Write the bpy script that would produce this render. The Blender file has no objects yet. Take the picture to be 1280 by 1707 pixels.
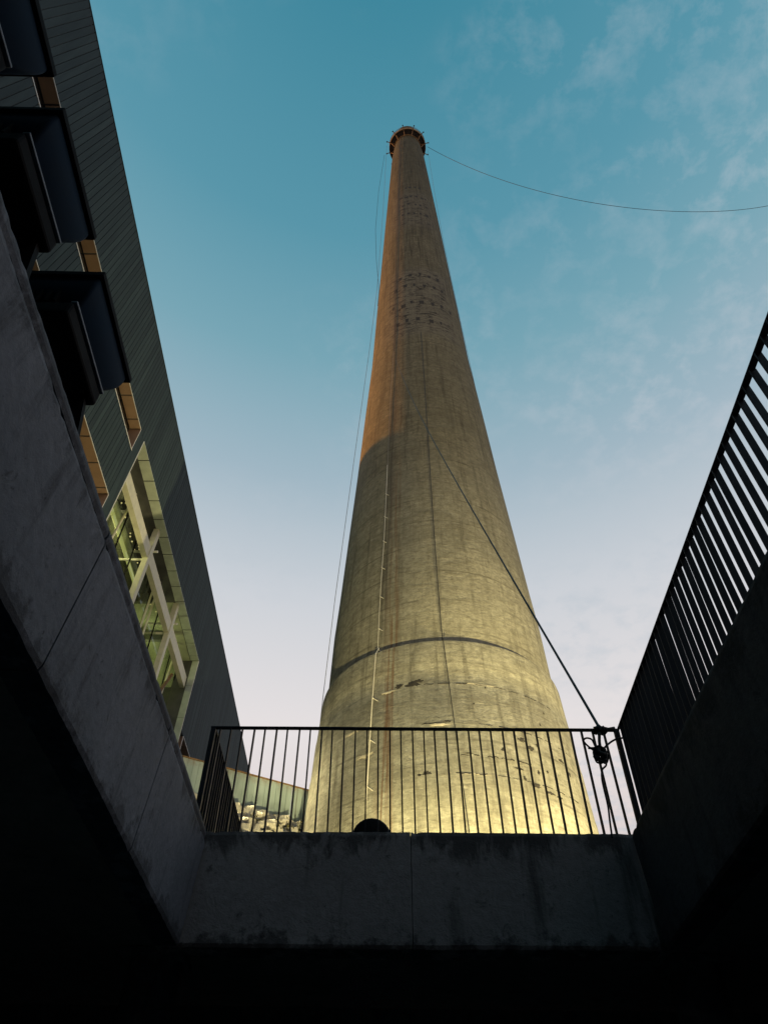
import bpy, math, random
from mathutils import Vector, Matrix
random.seed(7)
R_ = math.radians
scene = bpy.context.scene

# ------------------------------------------------------------------ camera
cam_data = bpy.data.cameras.new('camera')
cam_data.sensor_fit = 'HORIZONTAL'; cam_data.sensor_width = 36.0
cam_data.lens = 1215.0 / 1280.0 * 36.0
cam_data.clip_start = 0.05; cam_data.clip_end = 2000.0
cam = bpy.data.objects.new('camera', cam_data)
scene.collection.objects.link(cam)
ROT = Matrix(((0.9997720840851443, -0.019242132658477382, -0.009247714031093292),
              (-0.02046120408047063, -0.7400182353823599, -0.672275501880855),
              (0.006092537371625526, 0.6723114989588768, -0.7402432906525014)))
cam.matrix_world = Matrix.Translation((0, 0, 1.6)) @ ROT.to_4x4()
scene.camera = cam

# ------------------------------------------------------------------ sun direction (low evening sun, left and beyond)
SUN_EL, SUN_AZ = 12.0, -70.0            # azimuth from +y, negative = left
sd = Vector((math.sin(R_(SUN_AZ)) * math.cos(R_(SUN_EL)), math.cos(R_(SUN_AZ)) * math.cos(R_(SUN_EL)), math.sin(R_(SUN_EL))))

# ------------------------------------------------------------------ world
world = bpy.data.worlds.new('World'); scene.world = world; world.use_nodes = True
wt = world.node_tree; wt.nodes.clear()
def WN(t, **k):
    n = wt.nodes.new(t)
    for a, b in k.items(): setattr(n, a, b)
    return n
def wl(a, b): wt.links.new(a, b)
w_out = WN('ShaderNodeOutputWorld'); w_bg = WN('ShaderNodeBackground')
w_bg.inputs['Strength'].default_value = 1.0
wl(w_bg.outputs[0], w_out.inputs[0])
w_sky = WN('ShaderNodeTexSky', sky_type='NISHITA'); w_sky.sun_disc = False
w_sky.sun_elevation = R_(SUN_EL); w_sky.sun_rotation = R_(SUN_AZ)
w_sky.dust_density = 2.0
w_ns = WN('ShaderNodeVectorMath', operation='SCALE'); w_ns.inputs['Scale'].default_value = 0.06
wl(w_sky.outputs[0], w_ns.inputs[0])
w_tc = WN('ShaderNodeTexCoord'); w_sep = WN('ShaderNodeSeparateXYZ'); wl(w_tc.outputs['Generated'], w_sep.inputs[0])
w_as = WN('ShaderNodeMath', operation='ARCSINE', use_clamp=False); wl(w_sep.outputs[2], w_as.inputs[0])
w_n = WN('ShaderNodeMath', operation='DIVIDE'); wl(w_as.outputs[0], w_n.inputs[0]); w_n.inputs[1].default_value = math.pi / 2
w_rp = WN('ShaderNodeValToRGB'); wl(w_n.outputs[0], w_rp.inputs[0])
stops = [(0.0, (.58, .45, .40)), (0.18, (.78, .64, .60)), (0.34, (.885, .83, .825)), (0.45, (.68, .71, .755)), (0.555, (.395, .525, .61)),
         (0.66, (.205, .42, .51)), (0.76, (.108, .335, .44)), (0.93, (.050, .262, .365)), (1.0, (.044, .25, .355))]
cr = w_rp.color_ramp
while len(cr.elements) < len(stops): cr.elements.new(0.5)
for e, (p, c) in zip(cr.elements, stops): e.position = p; e.color = (*c, 1)
w_mix = WN('ShaderNodeMix', data_type='RGBA'); w_mix.inputs[0].default_value = 0.12
wl(w_rp.outputs[0], w_mix.inputs[6]); wl(w_ns.outputs[0], w_mix.inputs[7])
# thin high cloud, on a flat layer overhead
w_zc = WN('ShaderNodeMath', operation='MAXIMUM'); wl(w_sep.outputs[2], w_zc.inputs[0]); w_zc.inputs[1].default_value = 0.12
w_dx = WN('ShaderNodeMath', operation='DIVIDE'); wl(w_sep.outputs[0], w_dx.inputs[0]); wl(w_zc.outputs[0], w_dx.inputs[1])
w_dy = WN('ShaderNodeMath', operation='DIVIDE'); wl(w_sep.outputs[1], w_dy.inputs[0]); wl(w_zc.outputs[0], w_dy.inputs[1])
w_cb = WN('ShaderNodeCombineXYZ'); wl(w_dx.outputs[0], w_cb.inputs[0]); wl(w_dy.outputs[0], w_cb.inputs[1]); w_cb.inputs[2].default_value = 3.3
w_n1 = WN('ShaderNodeTexNoise'); wl(w_cb.outputs[0], w_n1.inputs['Vector'])
w_n1.inputs['Scale'].default_value = 17.0; w_n1.inputs['Detail'].default_value = 7; w_n1.inputs['Roughness'].default_value = .62; w_n1.inputs['Distortion'].default_value = .15
w_n2 = WN('ShaderNodeTexNoise'); wl(w_cb.outputs[0], w_n2.inputs['Vector'])
w_n2.inputs['Scale'].default_value = 2.2; w_n2.inputs['Detail'].default_value = 2
w_r1 = WN('ShaderNodeMapRange'); wl(w_n1.outputs[0], w_r1.inputs[0])
w_r1.inputs[1].default_value = .46; w_r1.inputs[2].default_value = .74
w_ad = WN('ShaderNodeMath', operation='MULTIPLY_ADD'); wl(w_dx.outputs[0], w_ad.inputs[0]); w_ad.inputs[1].default_value = .36; wl(w_n2.outputs[0], w_ad.inputs[2])
w_r2 = WN('ShaderNodeMapRange'); wl(w_ad.outputs[0], w_r2.inputs[0])
w_r2.inputs[1].default_value = .44; w_r2.inputs[2].default_value = .76
w_m = WN('ShaderNodeMath', operation='MULTIPLY'); wl(w_r1.outputs[0], w_m.inputs[0]); wl(w_r2.outputs[0], w_m.inputs[1])
w_m2 = WN('ShaderNodeMath', operation='MULTIPLY'); wl(w_m.outputs[0], w_m2.inputs[0]); w_m2.inputs[1].default_value = .66
w_cm = WN('ShaderNodeMix', data_type='RGBA'); wl(w_m2.outputs[0], w_cm.inputs[0]); wl(w_mix.outputs[2], w_cm.inputs[6])
w_cm.inputs[7].default_value = (.50, .56, .62, 1)
wl(w_cm.outputs[2], w_bg.inputs['Color'])

# ------------------------------------------------------------------ sun
sun_d = bpy.data.lights.new('sun', 'SUN'); sun_d.energy = 5.0; sun_d.angle = R_(2.6); sun_d.color = (1.0, .40, .05)
sun = bpy.data.objects.new('sun', sun_d); scene.collection.objects.link(sun)
sun.rotation_euler = sd.to_track_quat('Z', 'Y').to_euler()

vs = scene.view_settings
vs.view_transform = 'Standard'; vs.look = 'None'; vs.exposure = 0.0; vs.gamma = 1.0; vs.use_curve_mapping = False

# ------------------------------------------------------------------ materials
class NT:
    def __init__(s, name):
        s.m = bpy.data.materials.new(name); s.m.use_nodes = True
        s.t = s.m.node_tree; s.t.nodes.clear()
        s.out = s.t.nodes.new('ShaderNodeOutputMaterial')
        s.b = s.t.nodes.new('ShaderNodeBsdfPrincipled')
        s.t.links.new(s.b.outputs[0], s.out.inputs[0])
        s.tc = s.t.nodes.new('ShaderNodeTexCoord')
    def set(s, sock, v):
        if hasattr(v, 'links') or isinstance(v, bpy.types.NodeSocket): s.t.links.new(v, sock)
        elif isinstance(v, (tuple, list)) and len(v) == 3 and sock.type == 'RGBA': sock.default_value = (*v, 1)
        else: sock.default_value = v
    def math(s, op, a, b=0.0, c=0.0, clamp=False):
        n = s.t.nodes.new('ShaderNodeMath'); n.operation = op; n.use_clamp = clamp
        s.set(n.inputs[0], a); s.set(n.inputs[1], b); s.set(n.inputs[2], c); return n.outputs[0]
    def vec(s, x, y, z):
        n = s.t.nodes.new('ShaderNodeCombineXYZ')
        for i, q in enumerate((x, y, z)): s.set(n.inputs[i], q)
        return n.outputs[0]
    def sep(s, v):
        n = s.t.nodes.new('ShaderNodeSeparateXYZ'); s.set(n.inputs[0], v); return n.outputs
    def noise(s, v, scale=1., detail=4., rough=.55, dist=0.):
        n = s.t.nodes.new('ShaderNodeTexNoise'); s.set(n.inputs['Vector'], v)
        n.inputs['Scale'].default_value = scale; n.inputs['Detail'].default_value = detail
        n.inputs['Roughness'].default_value = rough; n.inputs['Distortion'].default_value = dist
        return n.outputs[0]
    def rng(s, v, a, b, c=0., d=1.):
        n = s.t.nodes.new('ShaderNodeMapRange'); s.set(n.inputs[0], v)
        for i, q in enumerate((a, b, c, d)): n.inputs[i + 1].default_value = q
        return n.outputs[0]
    def mix(s, f, a, b, bt='MIX'):
        n = s.t.nodes.new('ShaderNodeMix'); n.data_type = 'RGBA'; n.blend_type = bt
        s.set(n.inputs[0], f); s.set(n.inputs[6], a); s.set(n.inputs[7], b); return n.outputs[2]
    def mapping(s, v, scale):
        n = s.t.nodes.new('ShaderNodeMapping'); s.set(n.inputs[0], v); n.inputs['Scale'].default_value = scale; return n.outputs[0]
    def bump(s, h, strength=.3, dist=.02):
        n = s.t.nodes.new('ShaderNodeBump'); s.set(n.inputs['Height'], h)
        n.inputs['Strength'].default_value = strength; n.inputs['Distance'].default_value = dist
        s.t.links.new(n.outputs[0], s.b.inputs['Normal'])
    def rand(s):
        n = s.t.nodes.new('ShaderNodeObjectInfo'); return n.outputs['Random']
    def geo_pos(s):
        n = s.t.nodes.new('ShaderNodeNewGeometry'); return n.outputs['Position']
    def fin(s, col=None, rough=.8, metal=0., spec=None):
        if col is not None: s.set(s.b.inputs['Base Color'], col)
        s.set(s.b.inputs['Roughness'], rough); s.set(s.b.inputs['Metallic'], metal)
        if spec is not None: s.b.inputs['Specular IOR Level'].default_value = spec
        return s.m

def simple(name, col, rough=.7, metal=0., var=.25, scale=6., bump=.1, spec=None):
    n = NT(name); p = n.geo_pos()
    f = n.noise(p, scale, 5)
    c = n.mix(n.rng(f, .3, .7), tuple(q * (1 - var) for q in col), tuple(min(1, q * (1 + var)) for q in col))
    if bump: n.bump(n.noise(p, scale * 6, 4), bump, .01)
    return n.fin(c, n.rng(f, .3, .7, rough - .08, rough + .08), metal, spec)

def chimney_concrete():
    n = NT('chimney_concrete')
    x, y, z = n.sep(n.tc.outputs['Object'])
    ang = n.math('ARCTAN2', x, n.math('MULTIPLY', y, -1.0))
    u = n.math('MULTIPLY', ang, 7.0)
    uv = n.vec(u, z, 0.0)
    P = n.tc.outputs['Object']
    fine = n.noise(n.mapping(uv, (1.5, 6.0, 1)), 1., 8, .75, .6)        # shuttering lines
    mid = n.noise(n.mapping(uv, (.45, 1.3, 1)), 1., 7, .7, .8)
    lift = n.noise(n.mapping(uv, (.02, .34, 1)), 1., 3, .55)           # pour lifts
    blot = n.noise(P, .30, 8, .68)
    grain = n.noise(P, 3.2, 8, .8)
    strk = n.noise(n.mapping(uv, (2.2, .13, 1)), 1., 7, .68, .5)     # drips
    strk2 = n.noise(n.mapping(uv, (.8, .06, 1)), 1., 6, .64, .4)
    spec = n.noise(n.mapping(uv, (2.8, 3.6, 1)), 1., 6, .78, .5)
    col = n.mix(n.rng(blot, .34, .68), (.34, .325, .245), (.50, .475, .365))
    col = n.mix(n.rng(grain, .42, .62, 0, .62), col, (.17, .16, .115))
    col = n.mix(n.rng(grain, .44, .30, 0, .35), col, (.62, .585, .46))
    col = n.mix(n.rng(mid, .44, .64, 0, .42), col, (.17, .155, .11))
    col = n.mix(n.rng(fine, .50, .64, 0, .55), col, (.14, .125, .09))
    col = n.mix(n.rng(lift, .5, .66, 0, .30), col, (.18, .165, .12))
    # day joints between the lifts, broken and uneven
    zj = n.math('FRACT', n.math('DIVIDE', n.math('ADD', z, n.math('MULTIPLY', mid, .22)), 2.42))
    jl = n.math('MULTIPLY', n.rng(n.math('ABSOLUTE', n.math('SUBTRACT', zj, .5)), .012, .035, 1, 0), n.rng(blot, .42, .60))
    col = n.mix(n.math('MULTIPLY', jl, .55), col, (.10, .09, .065))
    col = n.mix(n.rng(strk, .54, .70, 0, .55), col, (.085, .078, .056))
    col = n.mix(n.rng(strk2, .54, .70, 0, .48), col, (.12, .11, .08))
    col = n.mix(n.rng(spec, .64, .72, 0, .6), col, (.05, .045, .035))
    # soot towards the mouth; the floodlights' fading upward is painted in too
    soot_fade = n.rng(n.math('ADD', z, n.math('MULTIPLY', n.math('SUBTRACT', blot, .5), 22.0)), 20., 50., 0, 1.)
    col = n.mix(soot_fade, col, (.47, .44, .36), 'MULTIPLY')
    soot_fade = n.rng(n.math('ADD', z, n.math('MULTIPLY', n.math('SUBTRACT', blot, .5), 40.0)), 48., 128., 0, 1.)
    col = n.mix(soot_fade, col, (.46, .455, .415), 'MULTIPLY')
    # shade of the upper right flank, painted in as a dark brown band
    flank_shade = n.math('MULTIPLY', n.rng(n.math('ADD', ang, n.math('MULTIPLY', n.math('SUBTRACT', strk, .5), .9)), 1.02, 1.22), n.math('MULTIPLY', n.rng(z, 52., 66.), n.rng(z, 80., 120., 1, .5)))
    col = n.mix(n.math('MULTIPLY', flank_shade, .9), col, (.030, .017, .012))
    # streaked dark fan under the mouth and below the old scaffold rows
    run = n.math('MULTIPLY', n.rng(strk, .46, .62), n.rng(z, 60., 82., .15, .55))
    col = n.mix(run, col, (.36, .32, .28), 'MULTIPLY')
    # exposed, crumbling bands high up
    zz = n.math('ADD', z, n.math('MULTIPLY', mid, 1.2))
    def band(a, b, w):
        return n.math('MULTIPLY', n.rng(zz, a - w, a, 0, 1), n.rng(zz, b, b + w, 1, 0))
    face = n.rng(n.math('ABSOLUTE', n.math('ADD', ang, .05)), .55, 1.0, 1, 0)
    bk = n.noise(n.mapping(uv, (.55, 2.0, 1)), 1., 6, .75, 1.2)
    bm = n.math('MULTIPLY', n.math('ADD', band(67.5, 81.5, 2.), n.math('MULTIPLY', band(98., 109., 3.), .8)), n.rng(bk, .50, .60))
    bm = n.math('MULTIPLY', bm, n.math('MULTIPLY', face, .9))
    col = n.mix(n.math('MULTIPLY', n.math('MULTIPLY', n.math('ADD', band(67.5, 81.5, 2.), n.math('MULTIPLY', band(98., 109., 3.), .7)), face), .30), col, (.17, .155, .125))
    col = n.mix(bm, col, (.018, .014, .011))
    # rust below the conduit clips
    rz = n.math('MULTIPLY', n.rng(n.math('ABSOLUTE', n.math('ADD', ang, .475)), .03, .085, 1, 0), n.rng(z, 26., 60., 1, .12))
    rn = n.noise(n.mapping(uv, (5.5, .11, 1)), 1., 4, .6)
    col = n.mix(n.math('MULTIPLY', rz, n.rng(rn, .45, .62, 0, .8)), col, (.14, .065, .028))
    # dark run-off just right of the conduit higher up
    dz = n.math('MULTIPLY', n.rng(n.math('ABSOLUTE', n.math('ADD', ang, .56)), .02, .10, 1, 0), n.rng(z, 22., 32., 0, 1))
    col = n.mix(n.math('MULTIPLY', dz, n.rng(rn, .38, .6, .1, .6)), col, (.055, .05, .042))
    n.bump(n.math('ADD', n.math('MULTIPLY', fine, .5), n.math('ADD', n.math('MULTIPLY', mid, .8), n.math('MULTIPLY', grain, .7))), .7, .08)
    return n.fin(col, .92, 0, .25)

def wall_concrete(name, a, b, grime=1.0, seed=0.):
    n = NT(name); P = n.geo_pos()
    P = n.vec(*[n.math('ADD', q, seed) for q in n.sep(P)])
    big = n.noise(P, 1.1, 6, .62); fine = n.noise(P, 14., 6, .7)
    col = n.mix(n.rng(big, .3, .72), a, b)
    col = n.mix(n.rng(fine, .35, .7, 0, .35), col, tuple(q * .45 for q in a))
    st = n.noise(n.mapping(P, (5., 5., .55)), 1., 6, .66, .3)
    col = n.mix(n.rng(st, .55, .70, 0, .75 * grime), col, tuple(q * .13 for q in a))
    sp = n.noise(P, 5.5, 7, .72, .5)
    col = n.mix(n.rng(sp, .61, .68, 0, .8 * grime), col, tuple(q * .1 for q in a))
    sp2 = n.noise(P, 28., 3, .6)
    col = n.mix(n.rng(sp2, .68, .74, 0, .85 * grime), col, tuple(q * .1 for q in a))
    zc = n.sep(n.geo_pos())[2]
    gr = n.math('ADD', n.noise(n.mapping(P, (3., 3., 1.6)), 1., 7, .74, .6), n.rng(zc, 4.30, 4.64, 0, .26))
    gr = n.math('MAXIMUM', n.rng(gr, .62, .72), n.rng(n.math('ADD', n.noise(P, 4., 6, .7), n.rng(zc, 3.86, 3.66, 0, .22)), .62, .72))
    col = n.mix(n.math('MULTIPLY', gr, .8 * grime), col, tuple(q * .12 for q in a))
    n.bump(n.math('ADD', fine, n.math('MULTIPLY', sp, 1.4)), .6, .014)
    return n.fin(col, .9, 0, .25)

def clad_mat():
    n = NT('slate_cladding'); P = n.geo_pos()
    f = n.noise(n.mapping(P, (3, 3, .15)), 1., 5, .6)
    c = n.mix(n.rng(f, .3, .7), (.021, .034, .039), (.037, .057, .062))
    gi = n.t.nodes.new('ShaderNodeNewGeometry').outputs['Random Per Island']
    rn = n.math('FRACT', n.math('ADD', n.rand(), gi))
    c = n.mix(n.rng(rn, 0, 1, 0, .6), c, (.016, .025, .030))
    return n.fin(c, .8, .0, .15)

def glass_mat():
    n = NT('window_glass')
    t = n.t; n.t.nodes.remove(n.b)
    g = t.nodes.new('ShaderNodeBsdfGlossy'); g.inputs['Roughness'].default_value = .04; g.inputs['Color'].default_value = (.8, .85, .85, 1)
    tr = t.nodes.new('ShaderNodeBsdfTransparent'); tr.inputs['Color'].default_value = (.78, .82, .76, 1)
    lw = t.nodes.new('ShaderNodeLayerWeight'); lw.inputs[0].default_value = .5
    pw = n.math('POWER', lw.outputs['Facing'], 4.0); fr = n.t.nodes.new('ShaderNodeMath'); fr.operation = 'MULTIPLY_ADD'; fr.inputs[1].default_value = .45; fr.inputs[2].default_value = .03; t.links.new(pw, fr.inputs[0])
    mx = t.nodes.new('ShaderNodeMixShader')
    t.links.new(fr.outputs[0], mx.inputs[0]); t.links.new(tr.outputs[0], mx.inputs[1]); t.links.new(g.outputs[0], mx.inputs[2])
    t.links.new(mx.outputs[0], n.out.inputs[0]); return n.m

def emit_mat(name, col, s):
    n = NT(name); n.t.nodes.remove(n.b)
    e = n.t.nodes.new('ShaderNodeEmission'); e.inputs[0].default_value = (*col, 1); e.inputs[1].default_value = s
    n.t.links.new(e.outputs[0], n.out.inputs[0]); return n.m

def green_panel_mat():
    n = NT('pale_green_sheet'); x, y, z = n.sep(n.geo_pos())
    P = n.geo_pos()
    s = n.noise(n.mapping(P, (2.5, 2.5, .25)), 1., 5, .6)
    c = n.mix(n.rng(s, .3, .7), (.20, .255, .235), (.29, .355, .33))
    ru = n.math('MULTIPLY', n.rng(z, 21.55, 22.0, 0, 1), n.rng(n.noise(P, 3., 5, .7), .4, .6))
    c = n.mix(n.math('MULTIPLY', ru, .6), c, (.20, .10, .04))
    c = n.mix(n.rng(n.noise(n.mapping(P, (6, 6, .3)), 1., 4), .62, .7, 0, .7), c, (.10, .09, .07))
    return n.fin(c, .6, .0)

M = dict(
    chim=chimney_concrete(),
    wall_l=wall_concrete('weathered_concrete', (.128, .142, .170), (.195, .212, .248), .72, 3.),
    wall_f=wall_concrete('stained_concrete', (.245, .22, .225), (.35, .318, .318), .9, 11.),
    wall_r=wall_concrete('dark_concrete', (.085, .086, .096), (.14, .141, .152), .6, 23.),  # darker grey for the right wall
    dark=wall_concrete('undercroft_concrete', (.16, .155, .155), (.22, .215, .215), .5, 31.),
    floor=wall_concrete('courtyard_paving', (.22, .215, .21), (.30, .295, .29), .4, 41.),
    plaza=wall_concrete('plaza_paving', (.17, .165, .155), (.26, .25, .235), .4, 51.),
    clad=clad_mat(),
    copper=simple('copper_tan_sheet', (.22, .142, .092), .5, 0., .12, 1.5, 0),
    khaki_lit=simple('khaki_lit_sheet', (.36, .40, .33), .5, 0., .12, 1.5, 0),  # same sheet as the slot soffits, with the light's khaki tint put into the colour
    trim=simple('edge_trim', (.62, .60, .55), .4, .0, .08, 2., 0),
    black=simple('black_paint', (.007, .007, .008), .8, 0., .4, 8., .1, .1),
    rail=simple('railing_paint', (.012, .014, .020), .6, 0., .4, 9., .15, .2),
    lampblue=simple('lamp_housing', (.010, .024, .044), .75, .0, .15, 6., .05, .06),
    lampblack=simple('lamp_gear_paint', (.006, .006, .007), .8, 0., .3, 6., .1, .08),
    steel=simple('cream_steel', (.50, .49, .36), .6, 0., .12, 2., .05),
    glass=glass_mat(),
    inside=simple('interior_plaster', (.30, .32, .22), .8, 0., .2, .8, 0),
    insidedark=simple('interior_dark', (.045, .045, .045), .7, 0., .4, 1., 0),
    rust=simple('rusty_steel', (.15, .085, .035), .8, 0., .45, 5., .3),
    goldrust=simple('ochre_rusty_rim', (.17, .10, .035), .8, 0., .4, 3., .2),
    soot=simple('sooty_underside', (.022, .017, .015), .9, 0., .3, 2., .2),
    conduit=simple('galvanised_conduit', (.60, .56, .45), .5, 0., .1, 3., 0),
    dullpipe=simple('dull_conduit', (.26, .24, .19), .7, 0., .2, 3., 0),
    wire=simple('dark_wire', (.012, .012, .014), .6, 0., .2, 3., 0),
    palewire=simple('pale_wire', (.20, .22, .24), .6, 0., .2, 3., 0),
    rope=simple('black_rope', (.010, .010, .011), .8, 0., .4, 60., .3),
    spall=simple('spalled_concrete', (.022, .019, .015), .95, 0., .5, 4., .5),
    patch=simple('repair_mortar', (.33, .30, .23), .95, 0., .2, 4., .3),
    green=green_panel_mat(),
    rock=wall_concrete('pale_rubble', (.64, .60, .50), (.80, .75, .62), .45, 61.),
    leaf=simple('dry_leaf', (.10, .09, .03), .7, 0., .5, 9., 0),
    bulb=emit_mat('bulb_glow', (1.0, .80, .35), 1.1),
    strip=emit_mat('lit_beam_glow', (.95, .92, .30), .55),
    lens=emit_mat('flood_lens_glow', (1.0, .82, .45), 6.0),
)

# ------------------------------------------------------------------ helpers
COL = scene.collection
def tag(o, label=None, cat=None, group=None, kind=None):
    if label: o['label'] = label
    if cat: o['category'] = cat
    if group: o['group'] = group
    if kind: o['kind'] = kind
    return o
def thing(name, loc, label, cat, group=None):
    o = bpy.data.objects.new(name, None); COL.objects.link(o); o.location = loc; o.empty_display_size = .2
    return tag(o, label, cat, group)
def wloc(o):
    v = Vector(o.location)
    while o.parent: o = o.parent; v += Vector(o.location)
    return v
class MB:
    def __init__(s): s.v = []; s.f = []
    def add(s, vs, fs):
        b = len(s.v); s.v += [tuple(q) for q in vs]; s.f += [tuple(i + b for i in f) for f in fs]; return s
    def box(s, a, b):
        x0, y0, z0 = a; x1, y1, z1 = b
        return s.add([(x0,y0,z0),(x1,y0,z0),(x1,y1,z0),(x0,y1,z0),(x0,y0,z1),(x1,y0,z1),(x1,y1,z1),(x0,y1,z1)],
                     [(3,2,1,0),(4,5,6,7),(0,1,5,4),(1,2,6,5),(2,3,7,6),(3,0,4,7)])
    def hexa(s, lo, hi):   # 4 lower + 4 upper corners
        return s.add(list(lo) + list(hi), [(3,2,1,0),(4,5,6,7),(0,1,5,4),(1,2,6,5),(2,3,7,6),(3,0,4,7)])
    def prism(s, poly, z0, z1):
        n = len(poly)
        return s.add([(x, y, z0) for x, y in poly] + [(x, y, z1) for x, y in poly],
                     [tuple(range(n))[::-1], tuple(range(n, 2 * n))] + [(i, (i + 1) % n, n + (i + 1) % n, n + i) for i in range(n)])
    def tube(s, pts, r, seg=8, cap=True):
        pts = [Vector(p) for p in pts]; rings = []
        rr = r if isinstance(r, (list, tuple)) else [r] * len(pts)
        ref = None
        for i, p in enumerate(pts):
            d = (pts[min(i + 1, len(pts) - 1)] - pts[max(i - 1, 0)]).normalized()
            if ref is None:
                ref = Vector((0, 0, 1)) if abs(d.z) < .9 else Vector((1, 0, 0))
            a = (ref - d * ref.dot(d)).normalized(); ref = a; b = d.cross(a)
            rings.append([p + (a * math.cos(2 * math.pi * k / seg) + b * math.sin(2 * math.pi * k / seg)) * rr[i] for k in range(seg)])
        vs = [q for g in rings for q in g]; fs = []
        for i in range(len(pts) - 1):
            for k in range(seg):
                k2 = (k + 1) % seg
                fs.append((i * seg + k, i * seg + k2, (i + 1) * seg + k2, (i + 1) * seg + k))
        if cap: fs += [tuple(range(seg))[::-1], tuple(range((len(pts) - 1) * seg, len(pts) * seg))]
        return s.add(vs, fs)
    def lathe(s, c, prof, seg=96, a0=0., a1=2 * math.pi):
        full = abs(a1 - a0 - 2 * math.pi) < 1e-6; n = seg if full else seg + 1
        vs = [(c[0] + r * math.sin(a0 + (a1 - a0) * k / seg), c[1] - r * math.cos(a0 + (a1 - a0) * k / seg), z) for r, z in prof for k in range(n)]
        fs = []
        for i in range(len(prof) - 1):
            for k in range(seg):
                k2 = (k + 1) % n if full else k + 1
                fs.append((i * n + k, i * n + k2, (i + 1) * n + k2, (i + 1) * n + k))
        return s.add(vs, fs)
    def build(s, name, mat, parent=None, smooth=False, loc=None, bevel=0.):
        o_w = wloc(parent) if parent else Vector((0, 0, 0))
        org = Vector(loc) if loc is not None else (o_w if parent else Vector((0, 0, 0)))
        me = bpy.data.meshes.new(name)
        me.from_pydata([(x - org.x, y - org.y, z - org.z) for x, y, z in s.v], [], s.f); me.update()
        me.materials.append(mat)
        if smooth: me.polygons.foreach_set('use_smooth', [True] * len(me.polygons))
        o = bpy.data.objects.new(name, me); COL.objects.link(o)
        o.parent = parent; o.location = org - o_w
        if bevel:
            bv = o.modifiers.new('bevel', 'BEVEL'); bv.width = bevel; bv.segments = 2; bv.limit_method = 'ANGLE'
        return o
def inst(src, loc_world, parent, rotz=0.):
    c = src.copy(); COL.objects.link(c); c.parent = parent
    c.location = Vector(loc_world) - (wloc(parent) if parent else Vector((0, 0, 0))); c.rotation_euler = (0, 0, rotz); return c
def lerp(a, b, t): return a + (b - a) * t

# ================================================================== SETTING: courtyard and plaza
PZ = 4.62                       # plaza level
ZT, ZB = 4.634, 3.654           # fascia top and bottom
m = MB()
m.add([(-4, -9, 0), (6, -9, 0), (6, 10, 0), (-4, 10, 0)], [(0, 1, 2, 3)])
tag(m.build('courtyard_floor', M['floor']), kind='structure')
# plaza slabs round the opening (top PZ-0.04, underside = ceiling of the covered walk)
def slab(poly): return MB().prism(poly, ZB + .16, PZ - .06)
m = MB()
m.prism([(-17.3, 7.1), (120, 7.1), (120, 260), (-17.3, 260)], ZB + .16, PZ - .06)
m.prism([(-17.3, -9), (-1.80, -9), (-1.80, 7.1), (-17.3, 7.1)], ZB + .16, PZ - .06)
m.prism([(2.68, -9), (120, -9), (120, 7.1), (2.72, 7.1)], ZB + .16, PZ - .06)
m.prism([(-1.80, -9), (2.68, -9), (2.68, -5), (-1.80, -5)], ZB + .16, PZ - .06)
tag(m.build('plaza', M['plaza']), kind='structure')
# undercroft walls far under the slabs
for nm, a, b, lab in (('undercroft_wall', (-4.2, 9.2, 0), (6.2, 9.45, ZB + .15), 'dark wall at the back of the covered walk facing the camera'),
                      ('undercroft_wall', (-4.2, -9, 0), (-3.95, 9.2, ZB + .15), 'dark wall of the covered walk below the left parapet'),
                      ('undercroft_wall', (5.95, -9, 0), (6.2, 9.2, ZB + .15), 'dark wall of the covered walk below the right parapet'),
                      ('undercroft_wall', (-3.9, -9.2, 0), (5.9, -8.95, ZB + .15), 'dark wall at the near end of the covered walk')):
    tag(MB().box(a, b).build(nm, M['dark']), lab, 'wall')
# two round columns standing in the covered walk
for cx_, lab in ((-1.95, 'dark round column under the left end of the front parapet'), (3.0, 'dark round column under the right end of the front parapet')):
    t = thing('column', (cx_, 7.6, 0), lab, 'column', 'columns of the covered walk')
    MB().lathe((cx_, 7.6), [(.24, .08), (.235, 1.8), (.24, ZB + .10)], 24).build('shaft', M['dark'], t, True)
    MB().box((cx_ - .30, 7.30, 0), (cx_ + .30, 7.90, .08)).build('base', M['dark'], t)
    MB().box((cx_ - .28, 7.32, ZB + .10), (cx_ + .28, 7.88, ZB + .15)).build('capital', M['dark'], t)

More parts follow.
